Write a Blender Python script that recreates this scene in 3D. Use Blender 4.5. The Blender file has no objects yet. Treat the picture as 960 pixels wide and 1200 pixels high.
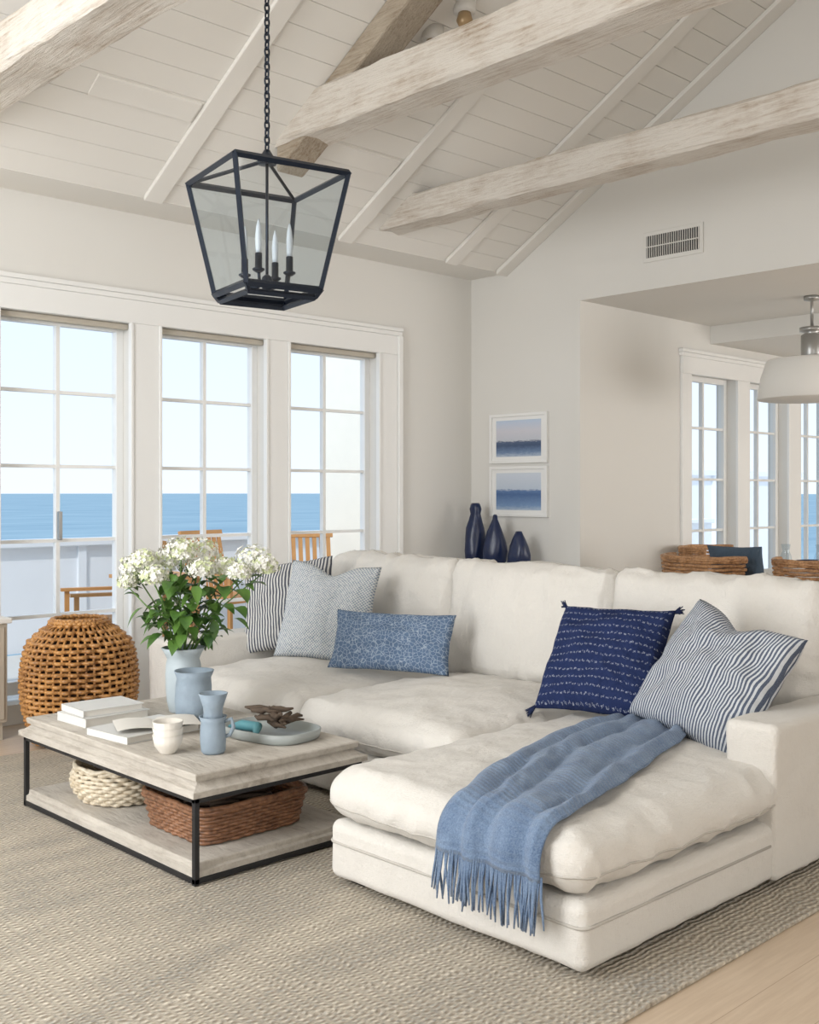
import bpy, math, random
from mathutils import Vector, Matrix, noise
random.seed(7)
S=bpy.context.scene
S.view_settings.view_transform='Standard'
S.view_settings.look='None'
def srgb(r,g,b):
    f=lambda c:(c/255/12.92) if c/255<=.04045 else ((c/255+.055)/1.055)**2.4
    return (f(r),f(g),f(b),1)
# ---------------- material helpers
class M:
    def __init__(s,name):
        s.m=bpy.data.materials.new(name); s.m.use_nodes=True
        s.t=s.m.node_tree; s.b=s.t.nodes['Principled BSDF']
        s.tc=s.t.nodes.new('ShaderNodeTexCoord')
    def n(s,typ,**k):
        nd=s.t.nodes.new(typ)
        for a,v in k.items(): setattr(nd,a,v)
        return nd
    def l(s,a,b): s.t.links.new(a,b)
    def val(s,sock,v):
        if hasattr(v,'is_output'): s.l(v,sock)
        else: sock.default_value=v
    def math(s,op,a,b=0.0,c=None):
        nd=s.n('ShaderNodeMath',operation=op); s.val(nd.inputs[0],a); s.val(nd.inputs[1],b)
        if c is not None: s.val(nd.inputs[2],c)
        return nd.outputs[0]
    def mapping(s,src='Object',scale=(1,1,1),rot=(0,0,0)):
        mp=s.n('ShaderNodeMapping'); s.l(s.tc.outputs[src],mp.inputs[0])
        mp.inputs['Scale'].default_value=scale; mp.inputs['Rotation'].default_value=rot
        return mp.outputs[0]
    def noise(s,scale=5,detail=4,vec=None,rough=.5,src='Object'):
        nd=s.n('ShaderNodeTexNoise'); nd.inputs['Scale'].default_value=scale; nd.inputs['Detail'].default_value=detail
        nd.inputs['Roughness'].default_value=rough
        s.l(vec if vec is not None else s.tc.outputs[src],nd.inputs['Vector']); return nd.outputs['Fac']
    def ramp(s,fac,stops):
        r=s.n('ShaderNodeValToRGB'); s.l(fac,r.inputs[0]); e=r.color_ramp.elements
        while len(e)<len(stops): e.new(.5)
        for i,(p,c) in enumerate(stops): e[i].position=p; e[i].color=c
        return r.outputs[0]
    def mix(s,fac,a,b):
        nd=s.n('ShaderNodeMix',data_type='RGBA'); s.val(nd.inputs[0],fac); s.val(nd.inputs[6],a); s.val(nd.inputs[7],b); return nd.outputs[2]
    def bump(s,h,strength=.3,dist=.01):
        nd=s.n('ShaderNodeBump'); nd.inputs['Strength'].default_value=strength; nd.inputs['Distance'].default_value=dist
        s.l(h,nd.inputs['Height']); s.l(nd.outputs[0],s.b.inputs['Normal'])
    def col(s,c): s.val(s.b.inputs['Base Color'],c)
    def rough(s,v): s.val(s.b.inputs['Roughness'],v)
    def uv(s):
        sp=s.n('ShaderNodeSeparateXYZ'); s.l(s.tc.outputs['UV'],sp.inputs[0]); return sp.outputs[0],sp.outputs[1]
    def xyz(s,src='Object'):
        sp=s.n('ShaderNodeSeparateXYZ'); s.l(s.tc.outputs[src],sp.inputs[0]); return sp.outputs
def plain(name,c,rough=.6,var=.05,ns=6,bs=0,bn=60,metal=0,spec=.5):
    m=M(name); c2=tuple(x*(1-var*2) for x in c[:3])+(1,)
    m.col(m.mix(m.noise(ns),c,c2)); m.rough(rough); m.b.inputs['Metallic'].default_value=metal
    m.b.inputs['Specular IOR Level'].default_value=spec
    if bs: m.bump(m.noise(bn,6),bs,.005)
    return m.m
def fabric(name,c,var=.06,fine=420,bs=.35,wr=.25):
    m=M(name); c2=tuple(x*(1-var*2.4) for x in c[:3])+(1,)
    n1=m.noise(7,5)
    sa=m.noise(1,2,m.mapping('Object',(60,60,520))); sb=m.noise(1,2,m.mapping('Object',(520,520,60)))
    n2=m.math('MULTIPLY',m.math('ADD',sa,sb),.5)
    m.col(m.mix(m.math('MULTIPLY_ADD',n2,.65,m.math('MULTIPLY',n1,.35)),c,c2)); m.rough(.95)
    m.b.inputs['Specular IOR Level'].default_value=.12
    m.b.inputs['Sheen Weight'].default_value=.1
    w=m.noise(9,6,rough=.62)
    w2=m.noise(5,4,m.mapping('Object',(1,3.2,1.5)),.55)
    m.bump(m.math('MULTIPLY_ADD',n2,bs*.45,m.math('MULTIPLY',m.math('ADD',w,w2),wr*2)),.8,.03)
    return m.m
MAT={}
MAT['wall']=plain('wall_paint',srgb(227,225,220),.85,.01,2,.05,200,spec=.2)
MAT['trim']=plain('trim_paint',srgb(240,240,238),.5,.01,2)
MAT['ceil']=plain('ceiling_paint',srgb(236,233,227),.7,.02,3,.05,60,spec=.2)
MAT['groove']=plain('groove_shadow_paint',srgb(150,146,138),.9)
MAT['metal']=plain('blackened_iron',srgb(40,48,62),.35,.1,20,.05,40,metal=.5)
MAT['iron']=plain('dark_iron',srgb(50,50,52),.5,.1,20,metal=.5)
MAT['linen']=fabric('sofa_linen',srgb(230,226,219),.05)
MAT['blue_fabric']=fabric('slate_fabric',srgb(82,98,114))
MAT['stitch']=fabric('piping',srgb(204,199,191))
MAT['parapet']=plain('parapet_render',srgb(234,238,243),.8,.02)
MAT['wing']=plain('exterior_stucco',srgb(248,243,230),.8,.03)
MAT['deck']=plain('deck_stone',srgb(205,203,198),.8,.05)
MAT['teak']=plain('teak',srgb(205,150,92),.5,.12,12)
MAT['blueglaze']=plain('cobalt_glaze',srgb(30,46,86),.3,.25,14,.5,18)
MAT['paleceramic']=plain('pale_blue_ceramic',srgb(184,196,202),.45,.08,14,.3,30)
MAT['midceramic']=plain('grey_blue_ceramic',srgb(150,166,180),.6,.14,22,.4,50)
MAT['white_ceramic']=plain('white_ceramic',srgb(226,220,210),.4,.04,14,.2,30)
MAT['tray']=plain('tray_glaze',srgb(166,172,170),.4,.08)
MAT['teal']=plain('teal_glaze',srgb(88,146,156),.4,.08)
MAT['drift']=plain('driftwood',srgb(98,82,68),.8,.25,30,.5,60)
MAT['page']=plain('paper',srgb(226,222,214),.8,.03,80)
MAT['cover1']=plain('book_cover_white',srgb(218,217,213),.5,.02)
MAT['lampshade']=plain('lampshade',srgb(232,230,225),.8,.02)
MAT['steel']=plain('brushed_steel',srgb(170,170,168),.35,.05,metal=.8)
MAT['candle']=plain('candle_sleeve',srgb(225,228,232),.3,.02)
MAT['brass']=plain('aged_brass',srgb(178,150,112),.3,.05,metal=.2)
MAT['black']=plain('black_feet',srgb(25,23,22),.6)
MAT['ventdark']=plain('vent_shadow',srgb(40,40,40),.9)
MAT['blind']=plain('blind_fabric',srgb(196,188,174),.9)
MAT['table_dark']=plain('table_oak',srgb(196,186,170),.5,.06)
MAT['petal']=plain('hydrangea_petal',srgb(243,242,233),.8,.05,60)
MAT['petal2']=plain('hydrangea_petal_green',srgb(212,220,176),.8,.06,60)
def wicker(name,c1,c2,sc=60):
    m=M(name); n1=m.noise(sc,3); n2=m.noise(6,3)
    m.col(m.ramp(m.math('MULTIPLY_ADD',n1,.6,m.math('MULTIPLY',n2,.4)),[(.3,c2),(.62,c1)])); m.rough(.42); m.bump(n1,.3,.003); return m.m
MAT['rattan']=wicker('rattan',srgb(206,152,90),srgb(124,80,42))
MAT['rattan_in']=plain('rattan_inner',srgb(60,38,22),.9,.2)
MAT['brownwicker']=wicker('brown_wicker',srgb(156,112,82),srgb(90,60,42))
MAT['whitewicker']=wicker('white_wicker',srgb(232,222,202),srgb(186,168,138))
MAT['wicker_chair']=wicker('chair_wicker',srgb(196,150,106),srgb(124,86,56))
m=M('leaf'); m.col(m.ramp(m.noise(9),[(.3,srgb(40,76,30)),(.7,srgb(98,136,58))])); m.rough(.45); MAT['leaf']=m.m
MAT['stem']=plain('stem',srgb(96,130,62),.6)
def beam_mat(name,light,dark,scale,lo=.36,hi=.62):
    m=M(name); v=m.mapping('Object',scale)
    g=m.noise(6,9,v,.75); p=m.noise(2.6,5,rough=.65)
    f=m.math('MULTIPLY_ADD',g,.6,m.math('MULTIPLY',p,.4))
    m.col(m.ramp(f,[(lo,dark),((lo+hi)/2,tuple((a+b*2)/3 for a,b in zip(dark,light))),(hi,light)])); m.rough(.85)
    m.b.inputs['Specular IOR Level'].default_value=.2
    m.bump(g,.8,.03); return m.m
MAT['beam']=beam_mat('whitewashed_timber',srgb(236,229,219),srgb(176,152,126),(9,.6,9),.35,.54)
MAT['rafterwood']=beam_mat('weathered_timber',srgb(200,188,170),srgb(136,114,92),(9,.8,9))
MAT['tabletop']=beam_mat('limed_wood',srgb(222,215,204),srgb(172,162,150),(5,1.0,5),.34,.60)
m=M('oak_floor'); x,y,z=m.xyz()
row=m.math('FLOOR',m.math('DIVIDE',y,.19))
wn=m.n('ShaderNodeTexWhiteNoise',noise_dimensions='1D'); m.l(row,wn.inputs['W'])
g=m.noise(4,7,m.mapping('Object',(1,14,1)),.6)
c=m.ramp(m.math('MULTIPLY_ADD',g,.7,m.math('MULTIPLY',wn.outputs[0],.3)),[(.25,srgb(186,164,140)),(.75,srgb(212,193,170))])
fr=m.math('FRACT',m.math('DIVIDE',y,.19)); gr=m.math('LESS_THAN',fr,.012)
m.col(m.mix(gr,c,srgb(168,144,120))); m.rough(.45); m.bump(g,.1,.004); MAT['floor']=m.m
m=M('jute_rug'); x,y,z=m.xyz()
wob=m.math('MULTIPLY',m.noise(9,3),.05)
rows=m.math('SINE',m.math('MULTIPLY',m.math('ADD',y,wob),2*math.pi/.021))
cols=m.math('SINE',m.math('MULTIPLY',m.math('ADD',m.math('ADD',x,m.math('MULTIPLY',m.noise(14,3),.05)),m.math('MULTIPLY',m.math('SIGN',rows),.009)),2*math.pi/.034))
hh=m.math('MULTIPLY_ADD',rows,.3,m.math('MULTIPLY',cols,.24))
big=m.noise(1.6,5,m.mapping('Object',(1,3,1)),.65); fn=m.noise(70,4,rough=.7)
base=m.ramp(m.math('MULTIPLY_ADD',big,.4,m.math('MULTIPLY',fn,.6)),[(.38,srgb(168,168,164)),(.5,srgb(208,200,186)),(.62,srgb(234,225,208))])
m.col(m.mix(m.math('MULTIPLY_ADD',hh,.8,.56),srgb(140,128,112),base)); m.rough(.95); m.b.inputs['Specular IOR Level'].default_value=.1
m.bump(m.math('ADD',hh,m.math('MULTIPLY',fn,.5)),.8,.008); MAT['rug']=m.m
m=M('sea_water'); nz=m.noise(.02,6,m.mapping('Object',(1,3,1)),.6)
m.col(m.ramp(nz,[(.3,srgb(122,152,170)),(.7,srgb(150,176,188))])); m.rough(.7); m.b.inputs['Specular IOR Level'].default_value=.1; MAT['sea']=m.m
def glass(name,tint,fac):
    m=M(name); t=m.n('ShaderNodeBsdfTransparent'); t.inputs[0].default_value=tint
    if fac==0:
        m.l(t.outputs[0],m.t.nodes['Material Output'].inputs[0]); return m.m
    g=m.n('ShaderNodeBsdfGlossy'); g.inputs['Roughness'].default_value=.03
    mx=m.n('ShaderNodeMixShader'); mx.inputs[0].default_value=fac
    m.l(t.outputs[0],mx.inputs[1]); m.l(g.outputs[0],mx.inputs[2])
    m.l(mx.outputs[0],m.t.nodes['Material Output'].inputs[0]); return m.m
MAT['glass']=glass('window_glass',(.98,.99,1,1),0)
MAT['lglass']=glass('lantern_glass',(.86,.91,.94,1),.07)
def stripes(name,n,a,b,w=.45,rot=False):
    m=M(name); u,v=m.uv(); s=v if rot else u
    f=m.math('FRACT',m.math('MULTIPLY',m.math('ADD',s,m.math('MULTIPLY',m.noise(4,2,src='UV'),.03)),n))
    k=m.math('LESS_THAN',f,w); nn=m.noise(300,2,src='UV')
    m.col(m.mix(m.math('MULTIPLY',k,m.math('MULTIPLY_ADD',nn,.5,.65)),b,a)); m.rough(.95); m.b.inputs['Specular IOR Level'].default_value=.1
    m.bump(m.noise(6,6,src='UV'),.8,.05); return m.m
MAT['ticking']=stripes('ticking_stripe',30,srgb(50,58,78),srgb(214,213,210),.52)
MAT['ticking2']=stripes('ticking_stripe_fine',40,srgb(64,76,100),srgb(200,204,208),.52)
m=M('indigo_block_print'); u,v=m.uv()
vv=m.math('MULTIPLY',v,14); ar=m.math('ABSOLUTE',m.math('SINE',m.math('MULTIPLY',u,math.pi*20)))
f=m.math('ABSOLUTE',m.math('SUBTRACT',m.math('FRACT',m.math('ADD',vv,m.math('MULTIPLY',ar,.16))),.5))
dash=m.math('LESS_THAN',m.math('FRACT',m.math('MULTIPLY_ADD',m.noise(9,2,src='UV'),2.0,m.math('MULTIPLY',u,27))),.62)
k=m.math('MULTIPLY',m.math('LESS_THAN',f,.11),dash); nz=m.math('GREATER_THAN',m.noise(80,4,src='UV',rough=.8),.5)
m.col(m.mix(m.math('MULTIPLY',m.math('MULTIPLY',k,nz),.6),m.mix(m.noise(6,3,src='UV'),srgb(32,42,76),srgb(46,58,98)),srgb(176,182,196))); m.rough(.95); m.b.inputs['Specular IOR Level'].default_value=.1
m.bump(m.noise(6,6,src='UV'),.8,.05); MAT['indigo']=m.m
m=M('squiggle_print'); vo=m.n('ShaderNodeTexVoronoi',feature='DISTANCE_TO_EDGE'); vo.inputs['Scale'].default_value=17
mp=m.mapping('UV',(1.9,1,1)); m.l(mp,vo.inputs['Vector'])
k=m.math('LESS_THAN',vo.outputs[0],.05)
m.col(m.mix(m.math('MULTIPLY',k,.55),m.mix(m.noise(5,3,src='UV'),srgb(84,106,136),srgb(108,128,154)),srgb(186,198,210))); m.rough(.95); m.b.inputs['Specular IOR Level'].default_value=.1
m.bump(m.noise(7,5,src='UV'),.6,.04); MAT['squiggle']=m.m
m=M('woven_check'); u,v=m.uv()
a=m.math('SINE',m.math('MULTIPLY',u,210)); b=m.math('SINE',m.math('MULTIPLY',v,210))
f=m.math('MULTIPLY_ADD',m.math('MULTIPLY',a,b),.5,m.noise(34,4,src='UV'))
m.col(m.ramp(f,[(.3,srgb(138,150,164)),(.62,srgb(208,210,210))])); m.rough(.95); m.b.inputs['Specular IOR Level'].default_value=.1
m.bump(f,.3,.01); MAT['check']=m.m
m=M('blue_mohair'); x_,y_=m.uv()
wv=m.math('SINE',m.math('MULTIPLY',y_,300)); nn=m.noise(10,5); n3=m.noise(200,3,rough=.7)
m.col(m.ramp(m.math('MULTIPLY_ADD',n3,.6,m.math('MULTIPLY',nn,.4)),[(.35,srgb(80,104,138)),(.65,srgb(134,156,184))])); m.rough(1); m.b.inputs['Sheen Weight'].default_value=.25
m.bump(m.math('MULTIPLY_ADD',wv,.25,n3),.8,.006); MAT['throw']=m.m
def art(name,stops,sc,amp=.3):
    m=M(name); x,y,z=m.xyz('Generated'); nz=m.noise(sc,8,m.mapping('Generated',(1,2.2,6)),.7)
    f=m.math('MULTIPLY_ADD',m.math('SUBTRACT',nz,.5),amp,z); m.col(m.ramp(f,stops)); m.rough(.4); return m.m
MAT['art1']=art('seascape_print_a',[(0,srgb(176,190,208)),(.12,srgb(110,134,168)),(.3,srgb(64,84,118)),(.40,srgb(84,100,128)),(.44,srgb(196,200,210)),(.7,srgb(208,208,218)),(1,srgb(190,206,228))],4,.22)
MAT['art2']=art('seascape_print_b',[(0,srgb(176,194,214)),(.12,srgb(120,150,190)),(.42,srgb(74,106,154)),(.52,srgb(96,126,170)),(.56,srgb(192,204,220)),(1,srgb(210,218,230))],4,.2)
# ---------------- geometry helpers
def empty(name,loc=(0,0,0)):
    e=bpy.data.objects.new(name,None); S.collection.objects.link(e); e.empty_display_size=.1; e.location=loc
    return e
def mesh(name,verts,faces,mat,parent=None,smooth=False,uvs=None,mats=None,midx=None):
    me=bpy.data.meshes.new(name); me.from_pydata([tuple(v) for v in verts],[],faces); me.update()
    for mm in (mats or [mat]): me.materials.append(MAT[mm] if isinstance(mm,str) else mm)
    if midx:
        for p,i in zip(me.polygons,midx): p.material_index=i
    if smooth:
        for p in me.polygons: p.use_smooth=True
    if uvs:
        ul=me.uv_layers.new(name='UVMap')
        for lp in me.loops: ul.data[lp.index].uv=uvs[lp.vertex_index]
    o=bpy.data.objects.new(name,me); S.collection.objects.link(o)
    if parent:
        o.parent=parent; o.matrix_parent_inverse=Matrix.Translation(-Vector(parent.location))
    return o
def boxvf(x0,x1,y0,y1,z0,z1):
    v=[(x0,y0,z0),(x1,y0,z0),(x1,y1,z0),(x0,y1,z0),(x0,y0,z1),(x1,y0,z1),(x1,y1,z1),(x0,y1,z1)]
    f=[(0,3,2,1),(4,5,6,7),(0,1,5,4),(1,2,6,5),(2,3,7,6),(3,0,4,7)]
    return v,f
def addbev(o,w,seg=2):
    md=o.modifiers.new('bev','BEVEL'); md.width=w; md.segments=seg; md.limit_method='ANGLE'
def box(name,x0,x1,y0,y1,z0,z1,mat,parent=None,bev=0,seg=2):
    v,f=boxvf(x0,x1,y0,y1,z0,z1); o=mesh(name,v,f,mat,parent)
    if bev: addbev(o,bev,seg)
    return o
def boxes(name,lst,mat,parent=None,bev=0):
    V=[];F=[]
    for b in lst:
        v,f=boxvf(*b); n=len(V); V+=v; F+=[tuple(i+n for i in q) for q in f]
    o=mesh(name,V,F,mat,parent)
    if bev: addbev(o,bev,2)
    return o
def xform(vs,M4): return [M4@Vector(v) for v in vs]
def merge(parts):
    V=[];F=[]
    for v,f in parts:
        n=len(V); V+=[tuple(p) for p in v]; F+=[tuple(i+n for i in q) for q in f]
    return V,F
def tube(pts,r,seg=8,closed=False,cap=True):
    pts=[Vector(p) for p in pts]; V=[];F=[]; n=len(pts)
    rr=r if isinstance(r,(list,tuple)) else [r]*n
    prev=None
    for i,p in enumerate(pts):
        a=pts[(i-1)%n] if (closed or i>0) else p; b=pts[(i+1)%n] if (closed or i<n-1) else p
        t=(b-a).normalized()
        if prev is None:
            up=Vector((0,0,1)) if abs(t.z)<.9 else Vector((1,0,0)); u=t.cross(up).normalized()
        else:
            u=(prev-t*prev.dot(t)).normalized()
        prev=u; w=t.cross(u)
        for k in range(seg):
            an=2*math.pi*k/seg; V.append(p+(u*math.cos(an)+w*math.sin(an))*rr[i])
    m=n if closed else n-1
    for i in range(m):
        j=(i+1)%n
        for k in range(seg):
            k2=(k+1)%seg; F.append((i*seg+k,i*seg+k2,j*seg+k2,j*seg+k))
    if cap and not closed:
        F.append(tuple(range(seg))[::-1]); F.append(tuple((n-1)*seg+k for k in range(seg)))
    return V,F
def lathe(prof,cx,cy,seg=40,wob=None):
    V=[];F=[]
    for i,(r,z) in enumerate(prof):
        for k in range(seg):
            a=2*math.pi*k/seg; q=r*(1+(wob(a,z) if wob else 0)); V.append((cx+q*math.cos(a),cy+q*math.sin(a),z))
    for i in range(len(prof)-1):
        for k in range(seg):
            k2=(k+1)%seg; F.append((i*seg+k,i*seg+k2,(i+1)*seg+k2,(i+1)*seg+k))
    F.append(tuple(range(seg))[::-1]); F.append(tuple((len(prof)-1)*seg+k for k in range(seg)))
    return V,F
def rbox(hx,hy,hz,r,res=.04,crown=0,amp=.004,seed=0,plump=0,sides=0,crease=.5):
    def ax(h):
        n=max(3,int(2*(h-r)/res)); inner=[-(h-r)+2*(h-r)*i/n for i in range(n+1)]
        k=6; lo=[-h+ (r)*i/k for i in range(k)]; return lo+inner+[-q for q in reversed(lo)]
    X,Y,Z=ax(hx),ax(hy),ax(hz); idx={}; V=[];F=[]
    def pt(p):
        inn=Vector((max(-(hx-r),min(hx-r,p[0])),max(-(hy-r),min(hy-r,p[1])),max(-(hz-r),min(hz-r,p[2]))))
        d=Vector(p)-inn
        if d.length>1e-6:
            a,b,c=[q/r for q in d]
            s=Vector((a*math.sqrt(max(0,1-b*b/2-c*c/2+b*b*c*c/3)),b*math.sqrt(max(0,1-a*a/2-c*c/2+a*a*c*c/3)),c*math.sqrt(max(0,1-a*a/2-b*b/2+a*a*b*b/3))))
            q=inn+s*r; nrm=s.normalized()
        else: q=inn; nrm=Vector((0,0,1))
        u,v,w=p[0]/hx,p[1]/hy,p[2]/hz
        if crown: q.z+=crown*(1-u*u)*(1-v*v)*(1 if p[2]>0 else -plump)
        if sides:
            q.x+=sides*u*(1-v*v)*(1-w*w)*.5; q.y+=sides*v*(1-u*u)*(1-w*w)*.5
        P=q+Vector((seed,seed*1.7,0))
        nz=noise.noise(P*3.3)+.5*noise.noise(P*8)+.25*noise.noise(P*19)
        wx=noise.noise(P*2.1)*.5
        r1=1-abs(noise.noise(Vector((P.x*2.6+wx,P.y*5.5,P.z*4))))*3.0
        r2=1-abs(noise.noise(Vector((P.x*7+3,P.y*4.2+wx,P.z*4+5))))*3.2
        edge=max(abs(u),abs(v))**3
        nz+=crease*(max(0,r1)**2.5*1.0+max(0,r2)**2.5*(.35+.9*edge))
        return q+nrm*nz*amp
    def vid(p):
        key=tuple(round(c,5) for c in p)
        if key in idx: return idx[key]
        q=pt(p); idx[key]=len(V); V.append(q); return idx[key]
    def face(A,B,fn,flip):
        for i in range(len(A)-1):
            for j in range(len(B)-1):
                q=[vid(fn(A[i],B[j])),vid(fn(A[i+1],B[j])),vid(fn(A[i+1],B[j+1])),vid(fn(A[i],B[j+1]))]
                F.append(tuple(q[::-1] if flip else q))
    face(X,Y,lambda a,b:(a,b,hz),False); face(X,Y,lambda a,b:(a,b,-hz),True)
    face(X,Z,lambda a,b:(a,-hy,b),False); face(X,Z,lambda a,b:(a,hy,b),True)
    face(Y,Z,lambda a,b:(hx,a,b),False); face(Y,Z,lambda a,b:(-hx,a,b),True)
    return V,F,pt
def cushion(name,c,h,r,mat,parent,rot=None,seam=None,**k):
    V,F,pt=rbox(h[0],h[1],h[2],r,**k)
    M4=Matrix.Translation(c)@(rot or Matrix.Identity(4))
    o=mesh(name,xform(V,M4),F,mat,parent,True)
    if seam is not None:
        hx,hy=h[0],h[1]; z=seam*h[2]; pts=[]; N=60
        def seg(a,b):
            for i in range(N):
                t=i/N; pts.append(pt((a[0]+(b[0]-a[0])*t,a[1]+(b[1]-a[1])*t,z)))
        seg((-hx,-hy),(hx,-hy)); seg((hx,-hy),(hx,hy)); seg((hx,hy),(-hx,hy)); seg((-hx,hy),(-hx,-hy))
        v,f=tube(pts,.0042,5,True); mesh(name+'_seam',xform(v,M4),f,'stitch',parent,True)
    return o
def pillow(name,c,w,h,t,nrm,roll,mat,parent=None,seed=0,n=36,chop=0):
    nrm=Vector(nrm).normalized(); up0=Vector((0,0,1)); right=up0.cross(nrm).normalized(); up=nrm.cross(right)
    R=Matrix((right,up,nrm)).transposed().to_4x4(); M4=Matrix.Translation(c)@R@Matrix.Rotation(math.radians(roll),4,'Z')
    V=[];UV=[];F=[]; idx={}
    for side in (1,-1):
        for i in range(n+1):
            for j in range(n+1):
                u=-1+2*i/n; v=-1+2*j/n
                edge=(i in(0,n) or j in (0,n))
                if edge and side==-1: idx[(side,i,j)]=idx[(1,i,j)]; continue
                x=u*w/2*(1-.055*(1-v*v)); y=v*h/2*(1-.055*(1-u*u))
                th=t/2*(max(0,(1-u**2)*(1-v**2))**.42)
                if chop and v>0: y-=chop*math.exp(-(u/.35)**2)*v*v
                p=Vector((u*2,v*2,side*2+seed*3.1))
                nz=noise.noise(p*1.1)*.024+noise.noise(p*2.7)*.012+noise.noise(Vector((math.atan2(v,u)*3,seed,side*4)))*.018*min(1,math.hypot(u,v))
                z=side*th+ (nz*(1 if not edge else .5))*side*min(1,th*12 if not edge else 1)
                idx[(side,i,j)]=len(V); V.append(Vector((x,y,z))); UV.append(((u+1)/2,(v+1)/2))
        for i in range(n):
            for j in range(n):
                q=[idx[(side,i,j)],idx[(side,i+1,j)],idx[(side,i+1,j+1)],idx[(side,i,j+1)]]
                F.append(tuple(q if side==1 else q[::-1]))
    o=mesh(name,xform(V,M4),F,mat,parent,True,UV)
    return o,M4
def woven(name,cx,cy,z0,z1,rows,rf,p=2.0,asp=(1,1),k=24,amp=.006,tr=.009,th0=0,th1=2*math.pi,mat='rattan',parent=None,seg=None,rot=0):
    V=[];F=[]; closed=abs(th1-th0-2*math.pi)<1e-4; seg=seg or k*5
    for r in range(rows):
        t=r/(rows-1); z=z0+(z1-z0)*t; R=rf(t); pts=[]
        for i in range(seg+(0 if closed else 1)):
            th=th0+(th1-th0)*i/seg; c,s=math.cos(th),math.sin(th)
            q=(abs(c)**p+abs(s)**p)**(-1/p); w=amp*math.cos(k*th+math.pi*r)
            x=q*c*R*asp[0]+w*c; y=q*s*R*asp[1]+w*s
            pts.append((cx+x*math.cos(rot)-y*math.sin(rot),cy+x*math.sin(rot)+y*math.cos(rot),z+.15*tr*math.sin(k*th*.37+r)))
        v,f=tube(pts,tr,6,closed); n=len(V); V+=v; F+=[tuple(a+n for a in g) for g in f]
    return mesh(name,V,F,mat,parent,True)
# =================== CAMERA
cam=bpy.data.cameras.new('camera'); co=bpy.data.objects.new('camera',cam); S.collection.objects.link(co)
co.location=(0,0,1.4); co.rotation_euler=(math.radians(90),0,-math.atan2(.692,.722))
cam.sensor_fit='VERTICAL'; cam.sensor_height=36; cam.lens=1276/1200*36; cam.shift_y=-23/1200; cam.clip_end=9000; cam.clip_start=.05
S.camera=co
# =================== ROOM
W=6.38; G=6.85; OW=.2
box('floor',-1.8,12.1,-2.7,6.6,-.12,0,'floor')
OP=[(2.70,3.60),(3.79,4.68),(4.86,5.77)]; HZ=2.5; SZ=.16
lst=[(-1.8,2.70,W,W+OW,0,3.4),(3.60,3.79,W,W+OW,0,3.4),(4.68,4.86,W,W+OW,0,3.4),(5.77,7.0,W,W+OW,0,3.4)]
for a,b in OP: lst+=[(a,b,W,W+OW,HZ,3.4),(a,b,W,W+OW,0,SZ-.04)]
boxes('wall_window_side',lst,'wall')
SL=.577; Y0=6.0; Z0=3.22; RY=2.0; RZ=Z0+SL*(Y0-RY)
def zc(y): return Z0+SL*(Y0-y) if y>=RY else Z0+SL*(y+2.0)
def prismX(name,poly,x0,x1,mat):
    n=len(poly); V=[(x0,a,b) for a,b in poly]+[(x1,a,b) for a,b in poly]
    F=[tuple(range(n))[::-1],tuple(range(n,2*n))]+[(i,(i+1)%n,n+(i+1)%n,n+i) for i in range(n)]
    return mesh(name,V,F,mat)
gp=[(6.58,2.9),(6.58,3.3),(6.0,3.3),(RY,RZ+.08),(-2.0,3.3),(-2.6,3.3),(-2.6,2.9)]
prismX('wall_gable',gp,G,G+.16,'wall')
boxes('wall_gable_pier',[(G,G+.16,5.22,6.58,0,2.9),(G,G+.16,-2.6,.4,0,2.9)],'wall')
gp2=[(6.58,0),(6.58,3.3),(6.0,3.3),(RY,RZ+.08),(-2.0,3.3),(-2.6,3.3),(-2.6,0)]
prismX('wall_left_gable',gp2,-1.8,-1.64,'wall')
box('wall_rear',-1.8,12.1,-2.6,-2.4,0,3.3,'wall')
DY=5.22
DO=[(8.42,9.21),(9.43,10.2),(10.45,11.25)]
lst=[(G+.16,8.42,DY,DY+.2,0,2.95),(9.21,9.43,DY,DY+.2,0,2.95),(10.2,10.45,DY,DY+.2,0,2.95),(11.25,12.1,DY,DY+.2,0,2.95)]
for a,b in DO: lst+=[(a,b,DY,DY+.2,2.45,2.95),(a,b,DY,DY+.2,0,.12)]
boxes('wall_dining_window_side',lst,'wall')
box('wall_dining_end',11.9,12.1,-2.4,DY,0,2.95,'wall')
box('ceiling_dining',G+.16,12.1,-2.4,DY+.2,2.9,3.05,'wall')
box('ceiling_soffit',8.77,11.9,-2.4,DY,2.74,2.9,'wall')
V=[];F=[]
def slopeplank(y0,y1,x0,x1,lo=0,up=.03):
    n=len(V)
    for x in (x0,x1):
        for y in (y0,y1):
            V.append((x,y,zc(y)-lo)); V.append((x,y,zc(y)+up))
    F.extend([tuple(i+n for i in q) for q in [(0,2,6,4),(1,5,7,3),(0,4,5,1),(2,3,7,6),(0,1,3,2),(4,6,7,5)]])
pw=.142
for sgn in (1,-1):
    y=6.0 if sgn==1 else -2.0
    while True:
        y2=y-sgn*pw
        if (sgn==1 and y2<RY) or (sgn==-1 and y2>RY): y2=RY
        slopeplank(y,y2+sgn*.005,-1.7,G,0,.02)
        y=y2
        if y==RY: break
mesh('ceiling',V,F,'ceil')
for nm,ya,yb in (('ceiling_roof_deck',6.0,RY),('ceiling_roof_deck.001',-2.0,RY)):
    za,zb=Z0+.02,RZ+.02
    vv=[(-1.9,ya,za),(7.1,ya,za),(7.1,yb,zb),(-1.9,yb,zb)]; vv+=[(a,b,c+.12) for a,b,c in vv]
    mesh(nm,vv,[(0,1,2,3),(7,6,5,4),(0,4,5,1),(1,5,6,2),(2,6,7,3),(3,7,4,0)],'groove')
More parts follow.
